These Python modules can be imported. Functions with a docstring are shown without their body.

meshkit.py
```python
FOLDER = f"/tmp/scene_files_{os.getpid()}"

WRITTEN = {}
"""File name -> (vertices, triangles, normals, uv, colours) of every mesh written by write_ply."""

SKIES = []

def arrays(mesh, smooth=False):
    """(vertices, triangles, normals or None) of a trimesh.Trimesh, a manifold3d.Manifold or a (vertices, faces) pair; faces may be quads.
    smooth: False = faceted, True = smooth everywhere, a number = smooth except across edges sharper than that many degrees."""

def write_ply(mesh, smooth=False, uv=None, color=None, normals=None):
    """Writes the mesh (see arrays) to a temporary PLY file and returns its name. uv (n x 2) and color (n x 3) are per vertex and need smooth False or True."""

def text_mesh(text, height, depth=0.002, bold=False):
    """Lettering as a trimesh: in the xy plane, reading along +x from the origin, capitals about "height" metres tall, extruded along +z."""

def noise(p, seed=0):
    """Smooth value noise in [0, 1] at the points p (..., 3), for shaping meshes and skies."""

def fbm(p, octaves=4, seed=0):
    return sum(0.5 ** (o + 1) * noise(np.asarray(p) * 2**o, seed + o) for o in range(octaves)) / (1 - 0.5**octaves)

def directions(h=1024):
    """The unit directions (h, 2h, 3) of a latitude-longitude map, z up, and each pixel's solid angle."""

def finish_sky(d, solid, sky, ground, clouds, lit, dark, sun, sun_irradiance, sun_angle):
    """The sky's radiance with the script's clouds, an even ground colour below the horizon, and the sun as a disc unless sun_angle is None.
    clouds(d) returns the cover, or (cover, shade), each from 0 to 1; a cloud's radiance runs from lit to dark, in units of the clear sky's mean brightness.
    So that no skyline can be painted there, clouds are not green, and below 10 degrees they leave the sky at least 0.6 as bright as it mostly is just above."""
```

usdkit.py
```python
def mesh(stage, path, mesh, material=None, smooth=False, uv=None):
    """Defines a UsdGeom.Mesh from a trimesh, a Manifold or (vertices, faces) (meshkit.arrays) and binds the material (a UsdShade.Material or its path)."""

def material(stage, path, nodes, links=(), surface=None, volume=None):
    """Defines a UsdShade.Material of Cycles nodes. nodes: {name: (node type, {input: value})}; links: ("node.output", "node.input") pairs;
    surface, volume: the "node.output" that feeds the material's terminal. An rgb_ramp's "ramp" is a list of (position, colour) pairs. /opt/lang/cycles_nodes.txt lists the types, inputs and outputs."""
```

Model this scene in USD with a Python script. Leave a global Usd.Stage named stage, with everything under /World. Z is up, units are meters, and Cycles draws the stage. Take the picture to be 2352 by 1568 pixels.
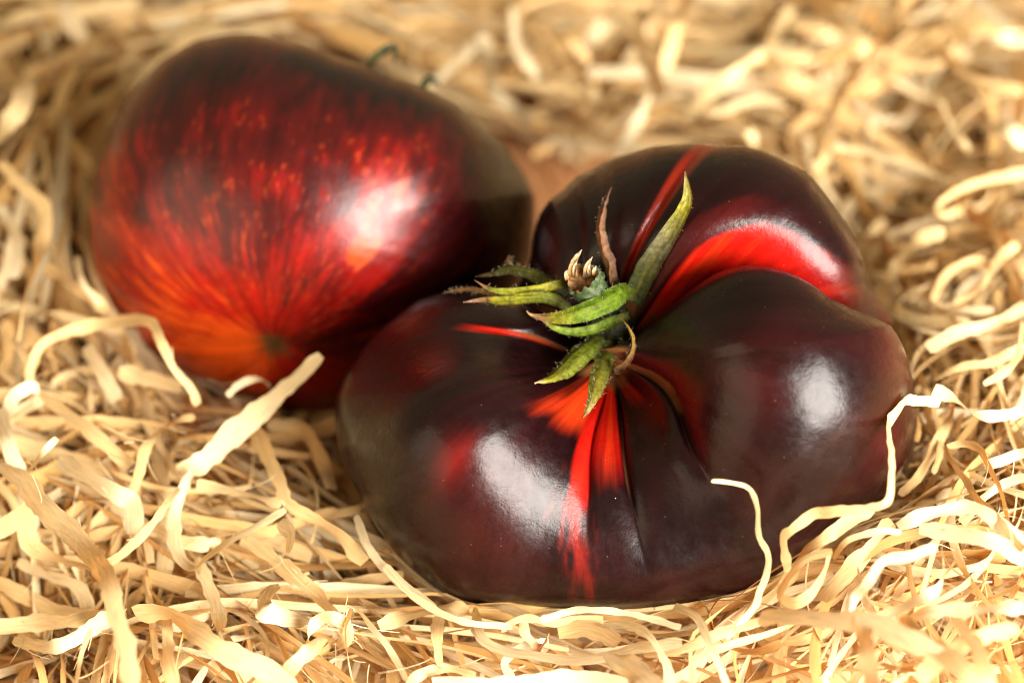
import math, random
import numpy as np
from scipy.spatial import cKDTree
from pxr import Usd, UsdGeom, UsdLux, UsdShade, Gf, Sdf, Vt
import usdkit, meshkit

stage = Usd.Stage.CreateInMemory()
UsdGeom.SetStageUpAxis(stage, 'Z'); UsdGeom.SetStageMetersPerUnit(stage, 1.0)
UsdGeom.Xform.Define(stage, '/World'); UsdGeom.Scope.Define(stage, '/World/Looks')
MM = 0.001

# ---------------------------------------------------------------- camera
ELEV = math.radians(50)                                     # the lens looks down at 50 degrees
RIGHT = np.array([1., 0, 0]); BACK = np.array([0, -math.cos(ELEV), math.sin(ELEV)]); UP = np.array([0, math.sin(ELEV), math.cos(ELEV)])
TARGET = np.array([0, 0, 58.]) * MM; DIST, WIDTH = 0.55, 0.174
EYE = TARGET + DIST * BACK
cam = UsdGeom.Camera.Define(stage, '/World/camera')
cam.CreateHorizontalApertureAttr(36.0); cam.CreateVerticalApertureAttr(24.0)
cam.CreateFocalLengthAttr(36.0 * DIST / WIDTH)
cam.CreateFocusDistanceAttr(0.547); cam.CreateFStopAttr(7.6)
cam.CreateClippingRangeAttr(Gf.Vec2f(0.05, 50)); cam.CreateExposureAttr(0.12)
M = np.eye(4); M[0, :3], M[1, :3], M[2, :3], M[3, :3] = RIGHT, UP, BACK, EYE
UsdGeom.Xformable(cam).AddTransformOp().Set(Gf.Matrix4d(M.tolist()))

# ---------------------------------------------------------------- light: one soft lamp at the right front, a dim room
def rect_light(path, pos, aim, w, h, color, intensity):
    l = UsdLux.RectLight.Define(stage, path)
    z = np.asarray(pos, float) - np.asarray(aim, float); z /= np.linalg.norm(z)
    x = np.cross([0, 0, 1.], z); x /= np.linalg.norm(x); y = np.cross(z, x)
    m = np.eye(4); m[0, :3], m[1, :3], m[2, :3], m[3, :3] = x, y, z, pos
    UsdGeom.Xformable(l).AddTransformOp().Set(Gf.Matrix4d(m.tolist()))
    l.CreateWidthAttr(w); l.CreateHeightAttr(h); l.CreateColorAttr(Gf.Vec3f(*color)); l.CreateIntensityAttr(intensity)
    return l
KEY = TARGET + 0.80 * (0.66 * RIGHT - 0.26 * UP + 0.70 * BACK)
rect_light('/World/key_lamp', KEY, TARGET, 0.66, 0.56, (1.0, 0.95, 0.875), 32.0)
FILL = TARGET + 1.1 * (-0.84 * RIGHT - 0.22 * UP + 0.45 * BACK)  # the pale wall opposite the lamp
rect_light('/World/fill_lamp', FILL, TARGET, 1.1, 0.9, (1.0, 0.80, 0.56), 1.8)
usdkit.material(stage, '/World/Looks/room', {'b': ('background_shader', {'color': (1.0, 0.75, 0.45), 'strength': 0.40})}, surface='b.background')
dome = UsdLux.DomeLight.Define(stage, '/World/room_light')
UsdShade.MaterialBindingAPI.Apply(dome.GetPrim()).Bind(UsdShade.Material.Get(stage, '/World/Looks/room'))

# ---------------------------------------------------------------- helpers
def to_cam(p):
    d = np.asarray(p, float) - EYE
    return np.stack([d @ RIGHT, d @ UP, -(d @ BACK)], -1)
S = 2352 * DIST / WIDTH
def project(p):                                              # picture position on a 2352 x 1568 sheet
    c = to_cam(p)
    return np.stack([1176 + S * c[..., 0] / c[..., 2], 784 - S * c[..., 1] / c[..., 2]], -1)
def ray(px, py):
    d = (px - 1176) / S * RIGHT - (py - 784) / S * UP - BACK
    return d / np.linalg.norm(d)
def on_plane(px, py, z):                                     # the point of the sheet's ray at height z
    d = ray(px, py); return EYE + d * ((z - EYE[2]) / d[2])
def in_focus(px, py, near=0.0):                              # the point `near` metres before the focal plane
    d = ray(px, py); return EYE + d * ((DIST - near) / (-(d @ BACK)))
def smooth(a, b, x):
    t = np.clip((x - a) / (b - a), 0, 1); return t * t * (3 - 2 * t)
def wrap(a): return (a + np.pi) % (2 * np.pi) - np.pi
def tagged(prim, **k):
    for a, b in k.items():
        if b: prim.SetCustomDataByKey(a, b)
    return prim
used = {}
def fresh(parent, name):
    k = (parent, name); n = used.get(k, -1) + 1; used[k] = n
    return f'{parent}/{name}' + (f'_{n:03d}' if n else '')
def xform(name, parent='/World', **k):
    return tagged(UsdGeom.Xform.Define(stage, fresh(parent, name)).GetPrim(), **k)
def put(name, v, f, n, mat, parent='/World', attrs=None, **k):
    m = UsdGeom.Mesh.Define(stage, fresh(str(parent), name))
    f = np.asarray(f, np.int32)
    m.CreatePointsAttr(Vt.Vec3fArray.FromNumpy(np.ascontiguousarray(v, np.float32)))
    m.CreateFaceVertexCountsAttr(Vt.IntArray.FromNumpy(np.full(len(f), f.shape[1], np.int32)))
    m.CreateFaceVertexIndicesAttr(Vt.IntArray.FromNumpy(np.ascontiguousarray(f.ravel())))
    m.CreateSubdivisionSchemeAttr('none')
    if n is not None:
        m.CreateNormalsAttr(Vt.Vec3fArray.FromNumpy(np.ascontiguousarray(n, np.float32))); m.SetNormalsInterpolation('vertex')
    for a, val in (attrs or {}).items():
        UsdGeom.PrimvarsAPI(m).CreatePrimvar(a, Sdf.ValueTypeNames.Color3fArray, 'vertex').Set(Vt.Vec3fArray.FromNumpy(np.ascontiguousarray(val, np.float32)))
    UsdShade.MaterialBindingAPI.Apply(m.GetPrim()).Bind(UsdShade.Material.Get(stage, '/World/Looks/' + mat))
    return tagged(m.GetPrim(), **k)
def normals(v, f):
    f = np.asarray(f)
    if f.shape[1] == 4: f = np.vstack([f[:, [0, 1, 2]], f[:, [0, 2, 3]]])
    fn = np.cross(v[f[:, 1]] - v[f[:, 0]], v[f[:, 2]] - v[f[:, 0]]); n = np.zeros_like(v)
    for k in range(3):
        for c in range(3): n[:, c] += np.bincount(f[:, k], fn[:, c], len(v))
    return n / np.maximum(np.linalg.norm(n, axis=1, keepdims=True), 1e-20)
def grid_faces(nr, nc, closed=False):                        # quads of nr rows by nc columns
    r, c = np.meshgrid(np.arange(nr - 1), np.arange(nc if closed else nc - 1), indexing='ij')
    a = r * nc + c; b = r * nc + (c + 1) % nc
    return np.stack([a, b, b + nc, a + nc], -1).reshape(-1, 4)
def spline(pts, n):                                          # Catmull-Rom through pts, n points even along the length
    p = np.asarray(pts, float)
    if len(p) == 2: p = np.array([p[0], (p[0] + p[1]) / 2, p[1]])
    q = np.vstack([2 * p[0] - p[1], p, 2 * p[-1] - p[-2]]); out = []
    t = np.linspace(0, 1, 12, endpoint=False)[:, None]
    for i in range(len(p) - 1):
        a, b, c, d = q[i:i + 4]
        out.append(.5 * (2 * b + (c - a) * t + (2 * a - 5 * b + 4 * c - d) * t ** 2 + (3 * b - 3 * c + d - a) * t ** 3))
    o = np.vstack(out + [p[-1:]]); s = np.r_[0, np.cumsum(np.linalg.norm(np.diff(o[:, :3], axis=0), axis=1))]
    u = np.linspace(0, s[-1], n)
    return np.stack([np.interp(u, s, o[:, k]) for k in range(o.shape[1])], 1)

# ---------------------------------------------------------------- materials
def mat(name, nodes, links, surface='out.BSDF'): return usdkit.material(stage, '/World/Looks/' + name, nodes, links, surface=surface)
def skin(name, rough, bump, spec):
    mat(name, {
        'col': ('attribute', {'attribute': 'skin'}), 'gr': ('attribute', {'attribute': 'along'}),
        'mott': ('noise_texture', {'scale': 9.0, 'detail': 5.0, 'roughness': 0.6}),
        'pos': ('texture_coordinate', {}),
        'fine': ('noise_texture', {'scale': 1300.0, 'detail': 4.0, 'roughness': 0.65}),
        'mid': ('noise_texture', {'scale': 420.0, 'detail': 4.0, 'roughness': 0.6}),
        'vm': ('map_range', {'from_min': 0.3, 'from_max': 0.7, 'to_min': 0.6, 'to_max': 1.45}),
        'c1': ('mix', {'mix_type': 'multiply', 'fac': 1.0}),
        'dust': ('voronoi_texture', {'scale': 620.0, 'randomness': 1.0}),
        'dsel': ('math', {'math_type': 'less_than', 'value2': 0.065}),
        'drnd': ('separate_color', {}), 'dgt': ('math', {'math_type': 'greater_than', 'value2': 0.72}),
        'dmul': ('math', {'math_type': 'multiply'}), 'dmask': ('math', {'math_type': 'multiply'}),
        'dsep': ('separate_color', {}),
        'c2': ('mix', {'color2': (0.42, 0.28, 0.2)}),
        'rr': ('map_range', {'from_min': 0.3, 'from_max': 0.7, 'to_min': rough - .06, 'to_max': rough + .07}),
        'b1': ('bump', {'strength': bump, 'distance': 0.0006}), 'b2': ('bump', {'strength': bump * .55, 'distance': 0.00025}),
        'out': ('principled_bsdf', {'ior': 1.42, 'specular_ior_level': spec, 'subsurface_weight': 0.0, 'coat_weight': 0.0, 'coat_roughness': 0.2}),
    }, [('gr.vector', 'mott.vector'), ('pos.object', 'fine.vector'), ('pos.object', 'mid.vector'), ('pos.object', 'dust.vector'),
        ('mott.fac', 'vm.value'), ('col.color', 'c1.color1'), ('vm.result', 'c1.color2'),
        ('dust.distance', 'dsel.value1'), ('dust.color', 'drnd.color'), ('drnd.r', 'dgt.value1'), ('dsel.value', 'dmul.value1'), ('dgt.value', 'dmul.value2'),
        ('dmul.value', 'dmask.value1'), ('gr.color', 'dsep.color'), ('dsep.b', 'dmask.value2'), 
        ('c1.color', 'c2.color1'), ('dmask.value', 'c2.fac'), ('c2.color', 'out.base_color'),
        ('mid.fac', 'rr.value'), ('rr.result', 'out.roughness'),
        ('mid.fac', 'b1.height'), ('fine.fac', 'b2.height'), ('b1.normal', 'b2.normal'), ('b2.normal', 'out.normal')])
skin('dark_skin', 0.29, 0.20, 0.38)
skin('striped_skin', 0.30, 0.10, 0.58)
mat('peach_wood', {'pos': ('texture_coordinate', {}), 'n': ('noise_texture', {'scale': 900.0, 'detail': 3.0}), 'r': ('rgb_ramp', {'ramp': [(.3, (.62, .27, .12)), (.7, (.80, .45, .24))]}), 'out': ('principled_bsdf', {'roughness': .6})},
    [('pos.object', 'n.vector'), ('n.fac', 'r.fac'), ('r.color', 'out.base_color')])
mat('ground', {'pos': ('texture_coordinate', {}), 'mp': ('mapping', {'scale': (1, 9, 1)}), 'n': ('noise_texture', {'scale': 25.0, 'detail': 6.0}),
    'r': ('rgb_ramp', {'ramp': [(0.25, (0.50, 0.22, 0.085)), (0.75, (0.66, 0.33, 0.14))]}), 'b': ('bump', {'strength': .2, 'distance': .001}),
    'out': ('principled_bsdf', {'roughness': 0.6})},
    [('pos.object', 'mp.vector'), ('mp.vector', 'n.vector'), ('n.fac', 'r.fac'), ('r.color', 'out.base_color'), ('n.fac', 'b.height'), ('b.normal', 'out.normal')])
# shavings: 'tone' = (shade of the strip, place along in cm, place across in cm)
mat('pale_wood', {
    'a': ('attribute', {'attribute': 'tone'}), 'sep': ('separate_color', {}),
    'mp': ('mapping', {'scale': (37.0, 1.0, 11.0)}), 'mp2': ('mapping', {'scale': (37.0, 9.0, 40.0)}),
    'n': ('noise_texture', {'scale': 2.2, 'detail': 4.0, 'roughness': .6}), 'n2': ('noise_texture', {'scale': 3.0, 'detail': 3.0}),
    'ramp': ('rgb_ramp', {'ramp': [(0.0, (0.84, 0.52, 0.17)), (0.25, (0.93, 0.66, 0.28)), (0.65, (0.95, 0.755, 0.39)), (1.0, (0.96, 0.84, 0.56))]}),
    'g': ('map_range', {'from_min': .3, 'from_max': .72, 'to_min': .78, 'to_max': 1.08}), 'c': ('mix', {'mix_type': 'multiply', 'fac': 1.0}),
    'b': ('bump', {'strength': .35, 'distance': .0002}), 'b2': ('bump', {'strength': .25, 'distance': .0002}),
    'p': ('principled_bsdf', {'roughness': .55, 'specular_ior_level': .3}), 'gm': ('gamma', {'gamma': 1.9}), 't': ('translucent_bsdf', {}), 'out': ('mix_closure', {'fac': .36})},
    [('a.color', 'sep.color'), ('sep.r', 'ramp.fac'), ('a.vector', 'mp.vector'), ('a.vector', 'mp2.vector'), ('mp.vector', 'n.vector'), ('mp2.vector', 'n2.vector'),
     ('n.fac', 'g.value'), ('ramp.color', 'c.color1'), ('g.result', 'c.color2'), ('c.color', 'p.base_color'), ('c.color', 'gm.color'), ('gm.color', 't.color'),
     ('n.fac', 'b.height'), ('n2.fac', 'b2.height'), ('b.normal', 'b2.normal'), ('b2.normal', 'p.normal'), ('p.BSDF', 'out.closure1'), ('t.BSDF', 'out.closure2')], 'out.closure')
# calyx: 'tone' holds the leaf's own colour
mat('calyx', {'a': ('attribute', {'attribute': 'tone'}), 'pos': ('texture_coordinate', {}),
    'n': ('noise_texture', {'scale': 900.0, 'detail': 4.0, 'roughness': .65}), 'n2': ('noise_texture', {'scale': 2600.0, 'detail': 2.0}),
    'g': ('map_range', {'from_min': .32, 'from_max': .68, 'to_min': .42, 'to_max': 1.25}), 'c': ('mix', {'mix_type': 'multiply', 'fac': 1.0}),
    'b': ('bump', {'strength': .5, 'distance': .0004}),
    'p': ('principled_bsdf', {'roughness': .55, 'specular_ior_level': .2, 'sheen_weight': .02, 'sheen_roughness': .4, 'sheen_tint': (.7, .8, .5)}), 't': ('translucent_bsdf', {}), 'out': ('mix_closure', {'fac': .22})},
    [('pos.object', 'n.vector'), ('pos.object', 'n2.vector'), ('n.fac', 'g.value'), ('a.color', 'c.color1'), ('g.result', 'c.color2'), ('c.color', 'p.base_color'), ('c.color', 't.color'),
     ('n.fac', 'b.height'), ('b.normal', 'p.normal'), ('p.BSDF', 'out.closure1'), ('t.BSDF', 'out.closure2')], 'out.closure')

# ---------------------------------------------------------------- the surface under everything
GROUND = -21 * MM
put('ground', np.array([[-.6, -.5, GROUND], [.6, -.5, GROUND], [.6, .8, GROUND], [-.6, .8, GROUND]]), [[0, 1, 2, 3]], None, 'ground', kind='structure')
#@GEOM
# ---------------------------------------------------------------- tomatoes
def frame(axis_cam):                                         # axes of a fruit: X to the right, Y up the picture, Z along the fruit's axis
    a = np.array(axis_cam, float); a /= np.linalg.norm(a)
    a = a[0] * RIGHT + a[1] * UP + a[2] * BACK
    x = RIGHT - a * (RIGHT @ a); x /= np.linalg.norm(x)
    return np.stack([x, np.cross(a, x), a])
def fit_shape(p, c, fit, soft, lean=0.):                              # fit: how far the fruit bulges in 72 directions about its middle
    d = p - c; a, b = d @ RIGHT, d @ UP; b = b + lean * np.maximum(d @ BACK, 0); r = np.hypot(a, b); ps = np.arctan2(b, a)
    k = np.linspace(-np.pi, np.pi, len(fit) + 1)
    s = np.interp(ps, k, np.r_[fit, fit[0]])
    s = 1 + (s - 1) * smooth(*soft, r)
    return c + (a * s)[:, None] * RIGHT + (b * s)[:, None] * UP + (d @ BACK)[:, None] * BACK

C1 = np.array([18.0, 9.7, 38.]) * MM
F1 = frame((-.19, .34, .92))
def sep_at(phi, u, g0, bend=0.0):                            # distance from a groove that may bend on its way out
    return wrap(phi - math.radians(g0) - math.radians(bend) * (np.exp(-(u / .95) ** 3) if bend >= 20 and bend != 27 else np.exp(-(u / .32) ** 2)))
GROOVES = [  # angle, bend near the stem, depth, width (rad), reach (mm from the axis where it fades)
    (7, 26, .36, .11, 90), (137, 0, .34, .15, 90), (168, -6, .085, .05, 26), (62, 10, .05, .06, 40),
    (-94, -3, .095, .045, 29), (-79, 3, .08, .05, 34), (-52, 27, .10, .065, 29), (205, 0, .012, .10, 30), (98, 5, .03, .08, 34)]
def tomato_one(nu=300, nphi=900):
    u = np.linspace(0, np.pi, nu) ** 1.0
    u = u - .25 * np.sin(2 * u) * .6                         # closer rings at the stem and at the base
    ph = np.linspace(-np.pi, np.pi, nphi, endpoint=False)
    U, P = np.meshgrid(u, ph, indexing='ij')
    sn, cs = np.sin(U), np.cos(U)
    n = 2.7
    rho = np.abs(sn) ** (2 / n); zz = np.sign(cs) * np.abs(cs) ** (2 / n)
    R = 46 * (1 + .03 * np.cos(2 * P))
    def lobe(deg, w): return np.exp(-(np.abs(wrap(P - math.radians(deg))) / w) ** 2.4)
    top = 20.5 + 12.5 * lobe(0, .62) + 8 * lobe(-143, .62) + 5 * lobe(70, .75)
    H = np.where(zz > 0, top, 30.)
    g = np.zeros_like(U)
    for a, bend, dep, w, reach in GROOVES:
        d = sep_at(P, U, a, bend)
        g += dep * np.exp(-np.sqrt((d / w) ** 2 + .02) * 1.25) * np.where(U > 2.2, 1 - smooth(2.2, 2.9, U), 1) * (1 - smooth(reach - 9, reach + 8, R * rho + np.clip(U - 1.57, 0, 9) * 30)) * smooth(1, 9, R * rho)
    lump = meshkit.fbm(np.stack([np.cos(P) * sn * 1.7 + 5, np.sin(P) * sn * 1.7, cs * 1.7], -1), 2, 3) - .5
    r = R * rho * (1 - .62 * g) * (1 + .05 * lump)
    z = H * zz * (1 - .9 * g * (zz > 0) ) - 17.5 * np.exp(-(rho * R / 16.) ** 2 * (1 - .3 * np.cos(P))) * (zz > 0)
    z = z - 10 * g * np.clip(zz, 0, 1)
    x_, y_ = r * np.cos(P), r * np.sin(P)                     # the three big lobes swell by themselves
    for bx, by, amp, wid in ((31, -12.5, 10.5, 17), (-20, -16, 8.5, 15), (20, 24, 5, 17)):
        z = z + amp * np.exp(-(((x_ - bx) ** 2 + (y_ - by) ** 2) / wid ** 2) ** 1.2) * smooth(-.3, .5, zz) * (1 - .75 * np.clip(g / .3, 0, 1))
    loc = np.stack([r * np.cos(P), r * np.sin(P), z], -1).reshape(-1, 3) * MM
    return loc @ F1 + C1, U.ravel(), P.ravel(), g.ravel(), (nu, nphi)
C2 = np.array([-38.6, 58.8, 19.6]) * MM
F2 = frame((-.17, -.74, .65))                                # this fruit shows its blossom end
def tomato_two(nu=220, nphi=520):
    u = np.linspace(0, np.pi, nu); ph = np.linspace(-np.pi, np.pi, nphi, endpoint=False)
    U, P = np.meshgrid(u, ph, indexing='ij'); sn, cs = np.sin(U), np.cos(U)
    lob = .035 * np.cos(5 * P + .6) * smooth(.7, 2.4, U) + .02 * np.cos(3 * P + 2) 
    r = 40 * np.abs(sn) ** .95 * (1 + lob)
    z = 36 * np.sign(cs) * np.abs(cs) ** .92 - 2.2 * np.exp(-(r / 5.) ** 2) * (cs > 0) + 9 * np.exp(-(r / 11.) ** 2) * (cs < 0)
    loc = np.stack([r * np.cos(P), r * np.sin(P), z], -1).reshape(-1, 3) * MM
    return loc @ F2 + C2, U.ravel(), P.ravel(), (nu, nphi)
FIT1 = [0.999, 1.035, 1.054, 1.065, 1.065, 1.063, 1.076, 1.081, 1.088, 1.082, 1.075, 1.061, 1.036, 0.994, 0.975, 0.96, 0.95, 0.946, 0.948, 0.947, 0.952, 0.957, 0.968, 0.976, 0.99, 0.992, 1.004, 1.007, 1.025, 1.039, 1.06, 1.089, 1.103, 1.129, 1.141, 1.143, 1.15, 1.158, 1.158, 1.074, 1.033, 1.037, 1.033, 1.034, 1.042, 1.053, 1.036, 1.02, 0.999, 0.964, 0.945, 0.926, 0.911, 0.888, 0.87, 0.838, 0.817, 0.777, 0.757, 0.72, 0.661, 0.603, 0.578, 0.597, 0.638, 0.62, 0.681, 0.753, 0.813, 0.854, 0.908, 0.955]
FIT2 = [1.039, 1.029, 1.022, 1.008, 1.002, 0.985, 0.978, 0.951, 0.946, 0.916, 0.914, 0.9, 0.89, 0.892, 0.896, 0.905, 0.887, 0.887, 0.883, 0.875, 0.873, 0.873, 0.871, 0.879, 0.884, 0.89, 0.912, 0.922, 0.944, 0.96, 0.975, 0.999, 1.003, 1.027, 1.029, 1.047, 1.054, 1.069, 1.086, 1.078, 1.064, 1.053, 1.027, 1.003, 0.979, 0.933, 0.896, 0.87, 0.84, 0.83, 0.832, 0.838, 0.854, 0.886, 0.915, 0.939, 0.969, 0.996, 1.015, 1.028, 1.047, 1.048, 1.061, 1.058, 1.064, 1.068, 1.071, 1.071, 1.068, 1.064, 1.057, 1.054]
#@FIT
V1, U1, P1, G1, N1 = tomato_one(); V1 = fit_shape(V1, C1, FIT1, (.004, .030), -.10)
V2, U2, P2, N2 = tomato_two(); V2 = fit_shape(V2, C2, FIT2, (.004, .025), .09)
Q1, Q2 = grid_faces(*N1, closed=True)[:, ::-1], grid_faces(*N2, closed=True)[:, ::-1]
NV1, NV2 = normals(V1, Q1), normals(V2, Q2)
#@SKIN
def streaks(P, U, k, ku, seed, oct=4):                       # pigment noise drawn out along the meridians
    return meshkit.fbm(np.stack([np.cos(P) * k + 40, np.sin(P) * k + 40, U * ku], -1), oct, seed)
def blend(c, m, d): return c * (1 - m[:, None]) + np.asarray(d) * m[:, None]
def pigment_one():
    U, P, D = U1, P1, np.degrees(P1)
    s1 = streaks(P, U, 9, 1.6, 1); s2 = streaks(P, U, 26, 2.2, 2); s3 = streaks(P, U, 2.2, 2.2, 5, 3)
    n = (s1 - .5) * 2
    col = np.tile([.0058, .0010, .0014], (len(U), 1))
    col = blend(col, smooth(.42, .62, s3) * .55, (.0135, .0019, .0025))
    red, fire, cork = (.42, .006, .0025), (.52, .030, .004), (.16, .060, .018)
    lat = (V1 - C1) @ F1[:2].T / MM; rho = np.hypot(*lat.T) + np.clip(U - 1.6, 0, 9) * 34   # mm out from the stem
    def band(a, bend, w, d0, d1, soft=4., rag=.5):
        d = np.abs(sep_at(P, U, a, bend)) / w + n * rag
        return (1 - smooth(.55, 1.15, d)) * smooth(d0 - 2, d0 + 1.5, rho) * (1 - smooth(d1 - soft, d1 + soft, rho + n * 4))
    # the wide red groove between the rear and the right lobe
    m = band(11.5, 26, .066, 4, 38, 9, .45); col = blend(col, m * .95, red); col = blend(col, m * smooth(.5, .65, s2) * .5, fire)
    col = blend(col, band(20, 26, .08, 8, 36, 8, .9) * .13, (.20, .005, .004))
    # a red ribbon over the rear lobe, a crescent on the left lobe
    m = band(62, 12, .055, 13, 50, 5, .25); col = blend(col, m * .8, (.24, .014, .004))
    m = band(168, -6, .040, 9, 23, 4, .3); col = blend(col, m * .95, (.50, .012, .003))
    # the red creases in front
    m = band(-117, 8, .30, 3, 16, 3.5, .5); col = blend(col, m, fire)
    m = band(-87, 0, .15, 3, 20, 6.5, .7); col = blend(col, m, red); col = blend(col, m * smooth(.46, .60, s2) * .7, fire)
    m = band(-97, -3, .06, 4, 31, 3, .5); col = blend(col, m * .95, red)
    m = band(-99, -2, .09, 24, 40, 6, 1.1); col = blend(col, m * .36 * smooth(.38, .58, s2), (.36, .014, .005))
    m = band(-62, 6, .16, 3, 9, 3, .8); col = blend(col, m * .7, (.24, .007, .003))
    # dull red patches, warm right flank
    for a, w, uc, uw, k in ((-134, .10, 33, 4.5, .5), (-118, .15, 33, 9, .12), (-20, .30, 30, 10, .06), (8, .25, 58, 8, .22), (-20, .2, 60, 7, .2)):
        m = np.exp(-(wrap(P - math.radians(a)) / w) ** 2 - ((rho - uc) / uw) ** 2) * np.clip(.8 + .6 * n, 0, 1.3); col = blend(col, np.clip(m * k, 0, 1), (.22, .007, .005))
    # corky tissue in the hollow and along the creases
    m = 1 - smooth(3.5, 6, rho + n * 2); col = blend(col, m, cork)
    for a, bend, w, u1, k in ((-50, 27, .05, 18, .85), (9, 26, .09, 11, .9), (137, 0, .08, 15, .7), (50, 10, .25, 11, .8), (166, -6, .035, 14, .8), (-79, 3, .012, 27, .55)):
        col = blend(col, band(a, bend, w, 1, u1, 3, .4) * k, cork)
    dust = np.clip(.2 + band(-79, 3, .10, 8, 32, 4, .3) + band(-58, 12, .2, 5, 24, 4, .3), 0, 1)
    along = np.stack([np.cos(P) * 1.1, np.sin(P) * 1.1, dust], -1)
    return col, along
def pigment_two():
    U, P, D = U2, P2, np.degrees(P2)
    s1 = streaks(P, U, 4, 3.2, 11); s2 = streaks(P, U, 26, 5.5, 12); s3 = streaks(P, U, 52, 20., 13, 2); s4 = streaks(P, U, 3, .8, 14, 3)
    ang = np.degrees(U)
    left = np.cos(P - math.radians(205))                      # riper towards the left and below
    r = 1.24 - ang / 96 + .9 * (s1 - .5) + .75 * (s2 - .5) + .34 * left
    glow = np.exp(-(wrap(P - math.radians(53)) / .25) ** 2) * smooth(25, 42, ang) * (1 - smooth(74, 92, ang))
    r = r + .6 * glow - .10 * np.exp(-(wrap(P - math.radians(95)) / .35) ** 2)
    r = r - .22 * np.exp(-(wrap(P - math.radians(10)) / .5) ** 2)
    dark, wine, red, fire = np.array([.0045, .0012, .0012]), np.array([.050, .0018, .0020]), np.array([.27, .0045, .0020]), np.array([.52, .055, .003])
    col = np.tile(dark, (len(U), 1)); col = blend(col, smooth(-.25, .5, r), wine); col = blend(col, smooth(.42, 1.05, r), red); col = blend(col, smooth(.95, 1.4, r + 1.1 * (s2 - .5) - .34 + .50 * left + 1.0 * glow), fire)
    col = blend(col, smooth(.66, .73, s3) * smooth(.3, .7, r) * .28, (.5, .07, .010))
    col = blend(col, 1 - smooth(1.5, 6, ang + 6 * (s1 - .5)), (.10, .055, .015))
    return col, np.stack([np.cos(P) * 1.1, np.sin(P) * 1.1, 0 * P], -1)
K1, A1 = pigment_one(); K2, A2 = pigment_two()
T1 = xform('dark_tomato', label='large ribbed purple-black tomato with red creases and a green calyx on top', category='tomato')
put('skin', V1, Q1, NV1, 'dark_skin', T1.GetPath(), {'skin': K1, 'along': A1})
T2 = xform('striped_tomato', label='smooth red and black streaked tomato at the back, lying with its blossom end forward', category='tomato')
put('skin', V2, Q2, NV2, 'striped_skin', T2.GetPath(), {'skin': K2, 'along': A2})
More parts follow.
